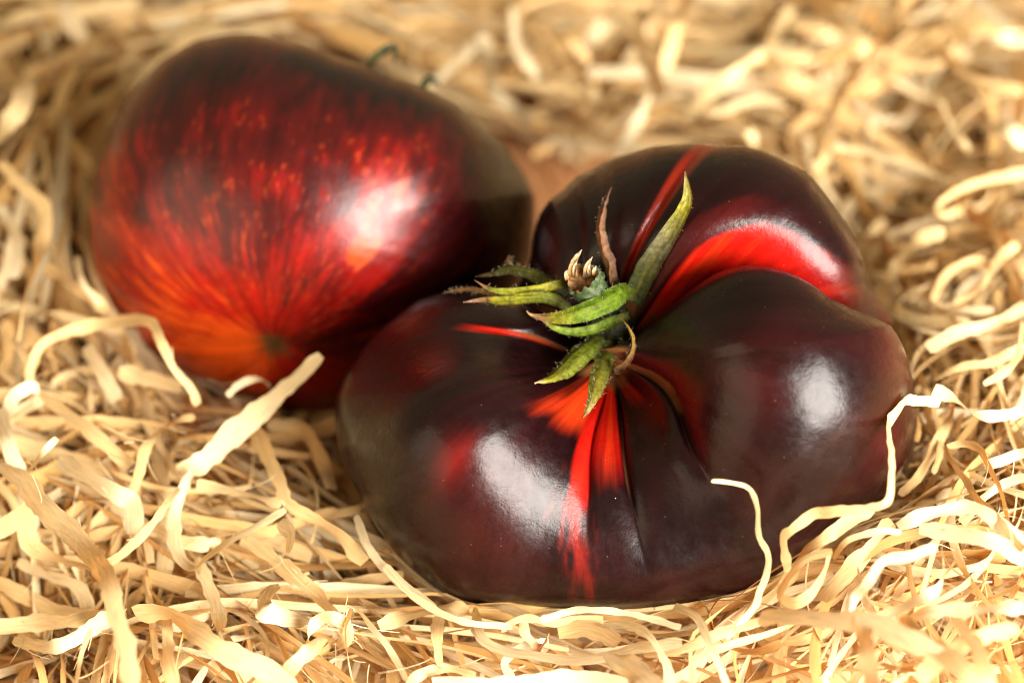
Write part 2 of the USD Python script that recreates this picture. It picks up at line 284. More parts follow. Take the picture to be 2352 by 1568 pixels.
# ---------------------------------------------------------------- calyx and stem
GREEN, LIME, OLIVE, BROWN, PALE, DEEP = (.115, .20, .004), (.25, .23, .010), (.055, .055, .011), (.16, .070, .022), (.46, .27, .11), (.035, .05, .014)
def cp(x, y, near): return in_focus(1019.2 + x * .4249, 352.8 + y * .4249, near * MM)
CR = np.random.default_rng(5)
def leaf(path, width, cols, roll=0., cup=.3, twist=0., base=.7, belly=.3, thick=.17 * MM, n=46, face=None):
    p = spline(path, n); s = np.linspace(0, 1, n)
    t = np.gradient(p, axis=0); t /= np.linalg.norm(t, axis=1, keepdims=True)
    ref = (BACK * .9 + np.array([0, 0, .45])) if face is None else np.asarray(face, float)
    nn = ref - t * (t @ ref)[:, None]; nn /= np.linalg.norm(nn, axis=1, keepdims=True); b = np.cross(t, nn)
    r = np.radians(roll + twist * s); c, sn = np.cos(r)[:, None], np.sin(r)[:, None]; nn, b = nn * c + b * sn, b * c - nn * sn
    w = np.where(s < belly, base + (1 - base) * np.sin(s / belly * np.pi / 2), np.clip(np.cos((s - belly) / (1 - belly) * np.pi / 2), 0, 1) ** .8)
    w = width * np.maximum(w, .10) * (1 + .22 * (meshkit.noise(np.stack([s * 14, 0 * s + CR.uniform(0, 50), 0 * s], 1)) - .5))
    A = np.linspace(-1, 1, 9)
    ed = (meshkit.noise(np.stack([s * 30, 0 * s + CR.uniform(0, 50), 0 * s], 1)) - .5) * .16
    off = [b * (w * .5 * a)[:, None] + nn * (w * (cup * a * a + ed * abs(a) ** 3) - .05 * w * math.cos(a * 9))[:, None] for a in A]
    lump = [(meshkit.fbm((p + o) * 1100, 3, 4) - .5)[:, None] * nn * .35 * MM for o in off]
    topv = [p + o + l + nn * thick * .5 * (1.05 - a * a) for o, l, a in zip(off, lump, A)]; botv = [p + o + l - nn * thick * .5 * (1.05 - a * a) for o, l, a in zip(off, lump, A)]
    v = np.stack(topv + botv[::-1], 1).reshape(-1, 3); f = grid_faces(n, 18, True)
    m = 18 * (n - 1); f = np.vstack([f, [[k, 17 - k, 16 - k, k + 1] for k in range(8)], [[m + k + 1, m + 16 - k, m + 17 - k, m + k] for k in range(8)]])
    at_, cc = zip(*cols); col = np.stack([np.interp(s, at_, np.array(cc)[:, k]) for k in range(3)], 1)
    col = np.repeat(col, 18, 0); edge = np.tile(np.r_[np.abs(A), np.abs(A[::-1])], n)
    mot = meshkit.fbm(v * 1500, 3, 9); col = col * (1 - .35 * smooth(.75, 1, edge))[:, None]
    col = blend(col, smooth(.58, .68, mot) * .4, (.075, .06, .03))
    rib = smooth(.18, 0, edge); col = blend(col, rib * .25, LIME)
    return v, f, normals(v, f), col, (p, b, w, nn)
SEPALS = [  # path, width mm, colours along it, roll, cup, twist, label
    ([(1020, 800, -8), (1060, 700, -6), (1120, 590, -4), (1200, 470, -2), (1280, 340, 0), (1318, 240, 1), (1305, 95, 1)], 3.9, [(0, DEEP), (.25, OLIVE), (.5, (.17, .15, .07)), (.75, LIME), (.93, (.3, .25, .06)), (1, BROWN)], 15, .22, -25, 'long mottled sepal standing upright'),
    ([(905, 760, -8), (885, 640, -7), (845, 520, -6), (828, 410, -6), (850, 290, -7), (905, 180, -8)], 3.4, [(0, BROWN), (.5, (.26, .12, .055)), (1, (.13, .055, .03))], 50, .35, 30, 'dry brown sepal standing behind the stem'),
    ([(680, 740, -10), (560, 680, -9), (450, 635, -9), (350, 620, -10), (260, 645, -11), (170, 665, -12)], 2.5, [(0, DEEP), (.35, (.10, .10, .015)), (.7, OLIVE), (1, (.08, .045, .02))], 10, -.3, 10, 'dark olive sepal behind the two left sepals'),
    ([(700, 690, -7), (600, 710, -5), (500, 735, -4), (380, 745, -4), (260, 735, -4), (165, 683, -4)], 1.75, [(0, OLIVE), (.3, LIME), (.8, (.17,.18,.014)), (.9, BROWN), (1, BROWN)], -25, .3, 10, None),
    ([(690, 850, -7), (620, 800, -5), (540, 775, -4), (440, 780, -4), (330, 795, -4.5), (220, 790, -5), (105, 803, -5)], 2.1, [(0, OLIVE), (.3, (.12,.14,.011)), (.72, LIME), (.8, BROWN), (1, (.3, .16, .1))], -15, .28, 0, None),
    ([(1040, 745, -7), (980, 745, -4), (890, 800, -1.5), (780, 850, 0), (650, 885, 0), (540, 885, -1), (470, 870, -1), (448, 850, -1)], 3.7, [(0, OLIVE), (.2, GREEN), (.6, (.12,.19,.007)), (.78, LIME), (.86, BROWN), (1, PALE)], -15, -.2, 0, 'broad bright green sepal across the stem foot'),
    ([(1000, 875, -8), (920, 905, -6), (830, 945, -4), (720, 965, -3.5), (620, 950, -3), (555, 915, -2.5), (505, 880, -2)], 1.9, [(0, OLIVE), (.3, (.12, .18, .014)), (.75, (.14, .21, .015)), (1, BROWN)], -10, .3, 0, 'narrow green sepal under the broad one'),
    ([(850, 985, -9), (800, 1030, -6.5), (725, 1085, -3), (650, 1160, 0), (580, 1210, 2.5), (490, 1238, 4.2)], 4.4, [(0, (.10, .12, .015)), (.2, (.13,.17,.01)), (.7, (.17,.18,.014)), (.88, LIME), (.95, PALE), (1, PALE)], 10, -.25, 20, None),
    ([(905, 1010, -9), (885, 1090, -6), (855, 1180, -2.5), (820, 1290, 1), (788, 1370, 3.4), (753, 1425, 4.6)], 3.6, [(0, (.09, .10, .015)), (.3, (.11,.115,.011)), (.7, (.19,.165,.015)), (.92, (.3, .24, .08)), (1, BROWN)], -20, -.25, 0, None),
    ([(950, 1180, -4), (935, 1165, -3), (985, 1120, -1), (1020, 1040, 0), (1005, 960, 0), (955, 885, 0)], 1.25, [(0, (.10, .05, .03)), (.4, BROWN), (.7, (.40, .24, .04)), (1, BROWN)], 30, .35, 30, 'shrivelled brown sepal curled upward'),
    ([(940, 1110, -8), (958, 1060, -7), (962, 990, -7)], 1.1, [(0, OLIVE), (1, DEEP)], 20, .3, 0, None),
    ([(330, 640, -15), (350, 600, -14), (352, 545, -14)], 1.4, [(0, BROWN), (1, (.16, .075, .035))], 0, .2, 0, 'small dry brown sepal at the back'),
    ([(280, 765, -8), (150, 735, -9), (40, 745, -10), (-10, 757, -10.5)], .9, [(0, BROWN), (1, BROWN)], 0, .2, 0, 'thin brown thread of a sepal')]
t1, fuzz = T1.GetPath(), []
for pts, wd, cols, roll, cup, tw, lab in SEPALS:
    v, f, n, col, (pp, bb, ww, nn_) = leaf([cp(*q) for q in pts], wd * MM, cols, roll, cup, tw)
    put('sepal', v, f, n, 'calyx', t1, {'tone': col}, label=lab)
    for k in range(70):
        i = CR.integers(1, len(pp) - 4); sd = CR.choice([-1, 1]); o = pp[i] + bb[i] * sd * ww[i] * CR.uniform(.2, .5)
        d = bb[i] * sd * CR.uniform(.2, 1) + nn_[i] * CR.uniform(-.3, .9) + CR.normal(0, .35, 3); fuzz.append((o, d / np.linalg.norm(d) * CR.uniform(.3, .9) * MM))
# the stem: a stub torn off at the top
ax0, ax1 = cp(905, 905, -13), cp(752, 668, -1.5)
sd = (ax1 - ax0) / np.linalg.norm(ax1 - ax0); sx = np.cross(sd, BACK); sx /= np.linalg.norm(sx); sy = np.cross(sd, sx)
nr, nc = 34, 60; s_ = np.linspace(0, 1, nr)
prof = np.interp(s_, [0, .25, .5, .72, .86, .95, 1], [3.9, 2.5, 2.3, 2.8, 3.25, 3.1, 2.6]) * MM
th = np.linspace(0, 2 * np.pi, nc, endpoint=False)
ring = np.cos(th)[:, None] * sx + np.sin(th)[:, None] * sy
v = ax0 + s_[:, None, None] * (ax1 - ax0) + prof[:, None, None] * ring[None]
v = v + ring[None] * ((meshkit.fbm(v * 900, 4, 2) - .5) * 1.5 * MM)[..., None]
v[-3:] += sd * ((meshkit.noise(np.stack([np.cos(th) * 3 + 9, np.sin(th) * 3, 0 * th], 1)) - .5) * 1.5 * MM)[None, :, None] * np.array([.3, .7, 1])[:, None, None]
v = v.reshape(-1, 3); f = grid_faces(nr, nc, True)
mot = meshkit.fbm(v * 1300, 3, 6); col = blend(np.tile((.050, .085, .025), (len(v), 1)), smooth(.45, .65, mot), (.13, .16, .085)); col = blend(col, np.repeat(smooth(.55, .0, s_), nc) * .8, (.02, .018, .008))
f = f[:, ::-1] if (normals(v, f)[nc * 17] @ ring[0]) < 0 else f
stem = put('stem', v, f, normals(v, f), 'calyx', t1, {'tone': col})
rim = v.reshape(nr, nc, 3)[-1]
inn = np.stack([ax1 + (rim - ax1) * k - sd * d * MM for k, d in ((1, 0), (.85, .5), (.6, 1.1), (.3, 1.3), (.02, 1.2))]); inn = inn.reshape(-1, 3)
inn += sd * ((meshkit.fbm(inn * 1500, 3, 8) - .5) * 1.2 * MM)[:, None] * np.repeat([0, 1, 1, 1, 1], nc)[:, None]
fi = grid_faces(5, nc, True); fi = fi[:, ::-1] if (normals(inn, fi)[nc * 2] @ sd) < 0 else fi
put('torn_end', inn, fi, normals(inn, fi), 'calyx', stem.GetPath(), {'tone': blend(np.tile((.20, .085, .03), (len(inn), 1)), smooth(.4, .6, meshkit.fbm(inn * 1200, 2, 3)), (.34, .18, .07))}, label='brown torn end of the stem')
for (x, y), tipc, w in (((690, 650), (745, 520), 1.5), ((712, 655), (722, 575), 1.0), ((765, 655), (803, 557), 1.15), ((790, 650), (792, 590), .8), ((825, 655), (822, 608), 1.3), ((665, 668), (668, 628), .9)):
    sp = leaf([cp(x, y + 14, -2.2), cp((x + tipc[0]) / 2 - 8, (y + tipc[1]) / 2, -1.8), cp(*tipc, -1.4)], w * MM, [(0, BROWN), (.35, PALE), (1, (.75, .6, .4))], roll=CR.uniform(-20, 20), cup=.35, base=.9, belly=.15, thick=.4 * MM, n=14)
    put('torn_fibre', *sp[:3], 'calyx', stem.GetPath(), {'tone': sp[3]})
for k in range(160):
    i = CR.integers(nc * 6, len(v)); d = v[i] - (ax0 + sd * ((v[i] - ax0) @ sd)); d = d / np.linalg.norm(d) + CR.normal(0, .4, 3); fuzz.append((v[i], d / np.linalg.norm(d) * CR.uniform(.25, .7) * MM))
# hub in the hollow, under the sepals
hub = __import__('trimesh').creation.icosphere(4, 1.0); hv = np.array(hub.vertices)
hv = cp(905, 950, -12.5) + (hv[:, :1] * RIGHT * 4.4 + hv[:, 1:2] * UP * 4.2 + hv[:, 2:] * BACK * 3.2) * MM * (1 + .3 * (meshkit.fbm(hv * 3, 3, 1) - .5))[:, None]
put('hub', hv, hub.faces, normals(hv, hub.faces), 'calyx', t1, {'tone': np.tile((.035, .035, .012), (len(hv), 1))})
hf, hvv = [], []
for o, d in fuzz:
    sde = np.cross(d, BACK); sde /= np.linalg.norm(sde) + 1e-12; r = .022 * MM; e2_ = np.cross(d, sde); e2_ /= np.linalg.norm(e2_) + 1e-12
    mid = o + d * .55 + np.array([0, 0, -.1]) * np.linalg.norm(d)
    b0 = len(hvv); hvv += [o + sde * r, o - sde * r * .5 + e2_ * r * .8, o - sde * r * .5 - e2_ * r * .8, mid + sde * r * .7, mid - sde * r * .35 + e2_ * r * .6, mid - sde * r * .35 - e2_ * r * .6, o + d]
    hf += [[b0, b0 + 1, b0 + 4], [b0, b0 + 4, b0 + 3], [b0 + 1, b0 + 2, b0 + 5], [b0 + 1, b0 + 5, b0 + 4], [b0 + 2, b0, b0 + 3], [b0 + 2, b0 + 3, b0 + 5], [b0 + 3, b0 + 4, b0 + 6], [b0 + 4, b0 + 5, b0 + 6], [b0 + 5, b0 + 3, b0 + 6]]
put('fine_hair', np.array(hvv), hf, None, 'calyx', t1, {'tone': np.tile((.55, .5, .32), (len(hvv), 1))}, kind='stuff')
# the streaked fruit's own calyx shows over its far edge
t2 = T2.GetPath(); pole = V2[-1]
q2 = project(V2); e_ = ((EYE - V2) * NV2).sum(1)
def behind(x, y, lift):                                      # near the fruit's far edge
    i = np.argsort(((q2 - [x, y]) ** 2).sum(1) + (np.abs(e_) * 4e3) ** 2)[0]
    return in_focus(x, y, (DIST - to_cam(V2[i])[2]) - lift * MM)
for pts, wd in (([(850, 150, 2), (858, 136, 3), (877, 122, 4), (898, 110, 5), (910, 113, 5), (908, 128, 5), (905, 150, 5)], 1.7), ([(968, 205, 1), (980, 188, 2), (990, 184, 3), (1002, 192, 3), (1012, 200, 3)], 1.6)):
    sp = leaf([behind(*q) for q in pts], wd * MM, [(0, (.07, .08, .02)), (.5, (.04, .05, .025)), (1, (.05, .045, .03))], cup=.2)
    put('sepal', *sp[:3], 'calyx', t2, {'tone': sp[3]})

# ---------------------------------------------------------------- wood shavings
RG = np.random.default_rng(11)
BED = [  # lie of the bed: picture position of a spot and its height in mm
    (60, 1540, 26), (500, 1560, 30), (1000, 1560, 26), (1300, 1500, 24), (1700, 1540, 32), (2250, 1560, 46), (2300, 1250, 42), (2050, 1300, 38), (2200, 950, 30), (2300, 600, 20), (2250, 200, 10),
    (1850, 250, 6), (1550, 200, 4), (1280, 150, 4), (1250, 380, -11), (900, 60, 2), (500, 20, 4), (100, 100, 12), (100, 500, 18), (120, 850, 20), (250, 1150, 24), (550, 1150, 20), (750, 1350, 20), (700, 1000, 10), (850, 1450, 22), (1900, 1480, 36), (2120, 1120, 32), (1690, 110, -12), (2085, 330, -10), (2060, 480, -6), (70, 1530, 4), (1560, 90, 2), (1850, 120, 6), (1950, 300, 8), (2230, 420, 10)]
bxy = np.array([on_plane(a, b, c * MM)[:2] for a, b, c in BED]); bz = np.array([c * MM for _, _, c in BED])
def bed(xy):
    d2 = ((np.atleast_2d(xy)[:, None, :] - bxy[None]) ** 2).sum(-1)
    w = 1 / (d2 + .012 ** 2) ** 1.5
    return (w * bz).sum(1) / w.sum(1)
tv = np.vstack([V1[::37], V2[::23]]); tn = np.vstack([NV1[::37], NV2[::23]]); TREE = cKDTree(tv)
def clear_of_fruit(p, gap=.6 * MM):
    worst = 0
    for _ in range(2):
        d, i = TREE.query(p); sd = ((p - tv[i]) * tn[i]).sum(1); m = np.where((d < .03) | (sd < 0), np.clip(gap - sd, 0, None), 0)
        worst = max(worst, m.max()); p = p + tn[i] * m[:, None]
    return p, worst
def on_bed(px, py, dz):
    z = .015
    for _ in range(8): z = .5 * z + .5 * (bed(on_plane(px, py, z)[:2])[0] + dz)
    return on_plane(px, py, z)
def ribbon(path, width, roll, tone, curl=.12, thick=.07 * MM, rag=.16, tip=.5):
    n = len(path); t = np.gradient(path, axis=0); t /= np.linalg.norm(t, axis=1, keepdims=True) + 1e-12
    nn = np.zeros_like(path); ref = np.array([0, -.35, .94]) - t[0] * (t[0] @ [0, -.35, .94])
    if np.linalg.norm(ref) < .2: ref = np.cross(t[0], [1, 0, 0])
    for i in range(n):                                       # carried along the path, drawn back to face upward
        ref = ref + .10 * np.array([0, -.35, .94]); ref = ref - t[i] * (ref @ t[i]); ref /= np.linalg.norm(ref) + 1e-12; nn[i] = ref
    b = np.cross(t, nn); c, s = np.cos(roll)[:, None], np.sin(roll)[:, None]
    nn, b = nn * c + b * s, b * c - nn * s
    L = np.r_[0, np.cumsum(np.linalg.norm(np.diff(path, axis=0), axis=1))]
    w = width * (1 + rag * (meshkit.noise(np.stack([L * 700, 0 * L + tone[0] * 99, 0 * L], 1)) - .5) * 2 + .3 * (meshkit.noise(np.stack([L * 45, 0 * L + tone[0] * 77, 0 * L], 1)) - .5) * 2)
    e = np.minimum(L, L[-1] - L); w = w * np.clip(.7 + .3 * e / (tip * width + 1e-9), .7, 1)
    cr = curl * w[:, None] * nn
    wl, wr = (w * (.5 + rag * 1.3 * (meshkit.fbm(np.stack([L * 420, 0 * L + tone[0] * 55 + j * 7, 0 * L], 1), 2) - .5)) for j in (0, 1))
    offs = [-wl[:, None] * b - .5 * cr, .5 * cr + 0 * b, wr[:, None] * b - .5 * cr]
    h = thick * .5 * nn
    v = np.stack([path + o + h for o in offs] + [path + o - h for o in offs[::-1]], 1).reshape(-1, 3)
    k = 2 * curl; nl = [nn - b * k, nn, nn + b * k]
    no = np.stack(nl + [-x for x in nl[::-1]], 1).reshape(-1, 3); no /= np.linalg.norm(no, axis=1, keepdims=True)
    f = grid_faces(n, 6, True)
    f = np.vstack([f, [[0, 5, 4, 1], [1, 4, 3, 2]], np.array([[0, 1, 4, 5], [1, 2, 3, 4]]) + 6 * (n - 1)])
    ac = np.array([-.5, 0, .5, .5, 0, -.5])
    a = np.stack([np.full(6 * n, tone[0]), np.repeat(L * 100, 6) + tone[1], (w[:, None] * ac * 100).ravel()], 1)
    return v, f, no, a
# the strips one can follow: picture positions, height above the bed (mm), width (mm), roll at the two ends (deg)
HERO = [
    ([(2163, 926), (2108, 919), (2068, 919), (2048, 949), (2045, 994), (2050, 1044), (2050, 1104), (2038, 1154), (1993, 1169), (1918, 1174), (1868, 1179), (1818, 1214), (1798, 1234), (1803, 1284), (1808, 1314)], [18,22,24,22,18,15,10], 2.7, 20, -10),
    ([(2003, 1169), (1948, 1199), (1888, 1239), (1850, 1262), (1830, 1300), (1790, 1350)], [12,12,8], 3.2, 0, 20),
    ([(1913, 1264), (1868, 1274), (1833, 1299), (1803, 1339), (1790, 1374), (1828, 1384), (1868, 1359), (1898, 1309), (1910, 1270)], [13,12,7,9,12], 2.6, 10, 60),
    ([(1635, 1104), (1673, 1106), (1718, 1119), (1738, 1164), (1743, 1224), (1763, 1269), (1760, 1314), (1743, 1359), (1733, 1394), (1673, 1464)], [26,22,14,9,4], 1.4, 0, 30),
    ([(2143, 894), (2193, 919), (2248, 954), (2293, 954), (2352, 944)], [16,14,10], 2.8, -30, 40),
    ([(2058, 1209), (2118, 1184), (2193, 1169), (2253, 1174), (2308, 1214), (2352, 1249)], [10,12,9], 3.0, 0, 40),
    ([(2108, 1214), (2193, 1224), (2268, 1239), (2352, 1279), (2420, 1310)], [9,11,8], 3.6, 0, 10),
    ([(2173, 1024), (2213, 1019), (2253, 1034), (2273, 1074), (2298, 1124), (2318, 1209)], [10,13,8], 2.0, 40, 80),
    ([(2173, 1024), (2193, 1074), (2233, 1124), (2283, 1184), (2352, 1264)], [10,9,12], 1.9, 60, 30),
    ([(2223, 1084), (2268, 1069), (2352, 1039), (2420, 1010)], [10,12,10], 2.4, -20, 20),
    ([(1913, 1284), (1948, 1239), (2018, 1219), (2068, 1224)], [8,14,10], 1.3, 0, 40),
    ([(2153, 1254), (2093, 1276), (2028, 1289), (1993, 1344), (1968, 1374), (1950, 1430)], [20,18,10], 2.5, 0, -40),
    ([(1743, 1419), (1818, 1414), (1918, 1424), (1998, 1429), (2093, 1469), (2200, 1530)], [12,17,20,16], 4.2, 0, 25),
    ([(1978, 1404), (1983, 1459), (1993, 1519), (2008, 1580)], [18,20,22], 4.4, 0, 10),
    ([(1480, 1500), (1568, 1489), (1643, 1459), (1718, 1434), (1768, 1419)], [4,5,4], 2.6, 15, -10),
    ([(1553, 1390), (1600, 1420), (1638, 1494), (1668, 1568), (1680, 1610)], [5,9,7], 1.9, 0, 10),
    ([(1888, 1379), (1948, 1314), (2008, 1249), (2048, 1199)], [1,1,2], 3.5, 0, 10),
    ([(2008, 1424), (2093, 1389), (2158, 1349), (2168, 1294), (2163, 1259)], [10,12,12], 2.6, 0, 60),
    ([(2093, 1414), (2168, 1399), (2243, 1399), (2352, 1394)], [8,10,9], 3.0, 0, 0),
    ([(2068, 1434), (2143, 1484), (2208, 1534), (2260, 1590)], [14,18,18], 4.4, 0, 10),
    ([(2068, 1139), (2118, 1084), (2158, 1009), (2183, 954), (2190, 900)], [1,2,5], 2.5, 20, -20),
    ([(2210, 1200), (2255, 1150), (2310, 1110), (2380, 1090)], [5,9,7], 2.2, 20, 0),
    ([(2150, 870), (2210, 840), (2275, 830), (2352, 800)], [6,10,6], 2.6, 0, 30),
    ([(2200, 1420), (2240, 1480), (2262, 1540), (2275, 1600)], [13,16,14], 3.6, 0, 20),
    ([(2110, 1560), (2180, 1500), (2260, 1460), (2340, 1440)], [12,14,12], 3.2, 0, -20),
    ([(1084, 1399), (1094, 1429), (1114, 1469), (1164, 1494), (1234, 1504), (1309, 1514), (1384, 1509), (1459, 1489), (1568, 1474)], [3,5,6,5,5], 3.0, 40, 10),
    ([(1159, 1450), (1165, 1434), (1209, 1419), (1274, 1429), (1334, 1421), (1384, 1421)], [2,4,4,3], 2.3, 50, 0),
    ([(794, 1484), (809, 1394), (859, 1449), (904, 1509), (934, 1564)], [5,12,8,6], 1.7, 0, 40),
    ([(809, 1398), (794, 1444), (799, 1509), (809, 1580)], [12,8,5], 2.0, 40, 60),
    ([(1009, 1414), (1007, 1459), (1009, 1530)], [3,6,6], 2.9, 0, 0),
    ([(874, 1439), (934, 1414), (1019, 1394), (1080, 1400)], [2,3,3], 4.2, 0, 10),
    ([(940, 1580), (954, 1554), (1014, 1534), (1094, 1549)], [6,6,4], 2.5, 30, 50),
    ([(989, 1562), (1134, 1566), (1300, 1552), (1440, 1570)], [6,8,7], 2.7, 40, 20),
    ([(1384, 1429), (1434, 1434), (1479, 1449), (1509, 1479), (1534, 1524), (1545, 1575)], [5,7,6], 2.5, 10, -30),
    ([(1399, 1499), (1459, 1539), (1499, 1570), (1530, 1600)], [10,12,12], 4.6, 0, 10),
    ([(1420, 1474), (1380, 1455), (1334, 1444), (1280, 1455)], [4,4,3], 4.6, 15, 0),
    ([(1180, 1560), (1160, 1520), (1200, 1480), (1260, 1470)], [2,4,3], 2.2, 0, 0),
    ([(0, 1064), (50, 1104), (100, 1164), (165, 1224), (215, 1279), (250, 1344), (270, 1409), (290, 1484), (300, 1580)], [16,24,26,24], 5.0, -20, 10),
    ([(740, 814), (690, 864), (630, 914), (580, 959), (525, 1004), (460, 1064), (410, 1084)], [24,16,10,6], 4.6, 10, -10),
    ([(65, 880), (80, 820), (110, 780), (190, 752), (280, 737), (345, 742), (370, 785), (400, 840), (440, 890), (455, 930)], [8,9,12,20,16,10], 2.7, 30, 0),
    ([(580, 984), (610, 1044), (640, 1109), (660, 1154), (720, 1190), (790, 1240), (840, 1290)], [9,9,8,5], 4.0, 0, 20),
    ([(655, 1169), (600, 1204), (525, 1244), (475, 1279), (445, 1304), (415, 1279), (400, 1234), (400, 1184), (420, 1134), (440, 1084)], [12,10,7,6,8], 3.0, 0, 70),
    ([(410, 1119), (385, 1154), (360, 1194), (320, 1239), (280, 1274), (235, 1304)], [16,12,9], 2.0, 20, 0),
    ([(450, 1114), (500, 1119), (575, 1134), (650, 1159)], [8,9,9], 2.9, -10, 10),
    ([(85, 894), (140, 939), (200, 984), (250, 1029), (300, 1069)], [8,9,7], 3.0, 0, 20),
    ([(10, 960), (30, 915), (65, 889), (88, 893)], [8,12,10], 3.0, 20, 0),
    ([(130, 1054), (200, 1094), (260, 1129), (305, 1154), (303, 1224)], [7,9,7], 4.0, 0, 60),
    ([(-30, 1445), (75, 1429), (165, 1424), (250, 1399)], [8,9,8], 3.6, 0, 0),
    ([(30, 1469), (115, 1484), (175, 1464), (225, 1429), (255, 1409)], [8,9,8], 3.0, 60, 0),
    ([(310, 1409), (375, 1409), (435, 1439), (490, 1474), (550, 1509), (625, 1544), (680, 1590)], [9,10,8], 4.2, 40, 0),
    ([(380, 1424), (390, 1474), (390, 1524), (405, 1580)], [9,12,10], 3.0, 0, 30),
    ([(205, 1444), (190, 1494), (175, 1580)], [12,12,12], 1.1, 0, 0),
    ([(565, 1234), (625, 1279), (675, 1324), (725, 1364), (775, 1414)], [5,6,4], 4.2, 0, 10),
    ([(625, 1344), (615, 1375), (605, 1400), (650, 1418), (710, 1425)], [7,9,6], 4.8, 20, 0),
    ([(705, 1490), (710, 1455), (730, 1425), (760, 1418), (784, 1432), (795, 1462), (775, 1490)], [6,11,6], 2.7, 60, 60),
    ([(450, 1284), (480, 1349), (500, 1399), (510, 1444)], [4,4,3], 4.0, 0, 10),
    ([(660, 1550), (690, 1512), (745, 1464)], [8,12,12], 3.0, 0, 20),
    ([(450, 954), (400, 969), (360, 994), (330, 1034), (320, 1084), (305, 1134)], [9,10,8], 2.6, 20, 0),
    ([(525, 909), (550, 884), (590, 869), (620, 884)], [14,16,13], 1.6, 0, 0),
    ([(200, 794), (235, 859), (270, 919)], [4,5,4], 4.0, 0, 10),
    ([(270, 855), (350, 869), (415, 889)], [6,7,7], 5.0, 0, 0),
    ([(615, 974), (690, 984), (735, 1049), (760, 1124)], [3,3,2], 3.0, 0, 0),
    ([(640, 1200), (668, 1225), (660, 1270)], [11,12,10], 3.0, 0, 40),
    ([(-20, 1230), (20, 1205), (70, 1160)], [10,11,10], 4.8, 0, 0),
    ([(60, 1084), (95, 1045), (132, 1005)], [16,18,18], 1.5, 0, 0),
    ([(0, 940), (15, 1014), (50, 1090)], [12,14,13], 3.2, 0, 30),
    ([(55, 1170), (70, 1250), (150, 1290), (240, 1310)], [9,9,8], 4.0, 0, 0),
    ([(-20, 1330), (60, 1372), (140, 1405), (240, 1420)], [3,3,3], 3.5, 0, 0),
    ([(300, 1215), (360, 1220), (420, 1245), (480, 1250)], [3,4,3], 3.2, 0, 0),
    ([(40, 1290), (110, 1320), (180, 1350), (210, 1420)], [3,4,3], 3.4, 0, 0),
    ([(60, 180), (48, 235), (15, 290), (-10, 330)], [18,20,18], 4.2, 0, 30),
    ([(140, -10), (160, 40), (195, 95)], [16,17,14], 4.6, 0, 0),
    ([(0, 375), (45, 420), (90, 460), (105, 495), (100, 550), (75, 625), (55, 700), (40, 780)], [14,15,14,10], 3.6, 0, 60),
    ([(300, 45), (225, 95), (125, 145), (60, 175)], [6,7,6], 4.2, 0, 0),
    ([(105, 615), (160, 650), (215, 685), (245, 720)], [8,10,8], 3.0, 0, 0),
    ([(180, 590), (192, 650), (235, 700)], [10,12,10], 1.6, 0, 0),
    ([(115, 290), (165, 165), (225, 100)], [4,5,4], 3.4, 0, 10),
    ([(0, 60), (90, 30), (180, 30), (310, 10)], [5,6,5], 4.0, 0, 0),
    ([(0, 470), (40, 560), (30, 640)], [6,6,5], 3.4, 0, 0),
    ([(1414, 0), (1449, 55), (1479, 115), (1504, 175), (1524, 220)], [16,18,14], 4.8, 0, 30),
    ([(1584, -20), (1554, 60), (1539, 115), (1529, 160)], [18,18,14], 4.4, 0, 10),
    ([(1414, 30), (1374, 75), (1324, 115)], [12,12,8], 4.0, 0, 0),
    ([(1264, 55), (1309, 95), (1354, 140)], [10,12,10], 3.0, 0, 0),
    ([(1109, 75), (1069, 125), (1019, 170), (984, 200)], [10,12,10], 3.0, 0, 0),
    ([(1104, 80), (1124, 140), (1134, 210), (1179, 250), (1224, 285)], [12,14,13], 3.6, 0, 40),
    ([(999, 185), (1069, 180), (1154, 190), (1259, 200), (1344, 210)], [8,10,8], 2.5, 0, 0),
    ([(1274, 305), (1349, 310), (1409, 330)], [6,7,6], 2.4, 0, 0),
    ([(1429, 340), (1469, 280), (1494, 220)], [8,10,10], 3.0, 0, 0),
    ([(1180, 20), (1190, 110), (1235, 180)], [8,9,7], 3.6, 0, 0),
    ([(1300, 180), (1360, 205), (1345, 235), (1290, 230)], [6,8,6], 3.0, 0, 0),
    ([(2073, 0), (2028, 80), (1983, 150), (1938, 210), (1898, 280), (1868, 370)], [18,22,18], 3.6, 40, 0),
    ([(1818, 50), (1888, 75), (1958, 100), (2003, 125)], [12,13,10], 4.0, 0, 0),
    ([(1813, 20), (1783, 75), (1768, 125)], [13,13,11], 3.4, 0, 0),
    ([(1568, 270), (1628, 215), (1698, 165), (1753, 130), (1858, 130)], [9,13,12], 4.0, 0, 30),
    ([(1753, 130), (1793, 165), (1848, 190), (1913, 200)], [12,13,11], 4.0, 0, 0),
    ([(1913, 340), (1993, 350), (2068, 370), (2143, 400), (2208, 420)], [14,15,10], 3.2, 0, 0),
    ([(2118, 85), (2168, 130), (2213, 170), (2278, 190), (2352, 210)], [16,18,16], 3.4, 0, 0),
    ([(2148, 210), (2173, 265), (2203, 315), (2228, 345)], [16,17,14], 2.4, 0, 0),
    ([(2233, -10), (2283, 35), (2352, 90)], [18,18,18], 4.2, 0, 0),
    ([(2193, -10), (2193, 45), (2213, 85), (2218, 125)], [16,18,16], 2.4, 0, 50),
    ([(2380, 392), (2268, 415), (2208, 435), (2163, 465), (2163, 495), (2198, 485), (2228, 440)], [10,12,8], 2.5, 30, 0),
    ([(2143, 690), (2168, 635), (2223, 600), (2268, 610), (2258, 650), (2213, 700), (2168, 710), (2143, 690)], [8,12,10,7], 2.2, 60, 60),
    ([(1948, 520), (1993, 540), (2033, 505)], [4,6,6], 2.4, 0, 0),
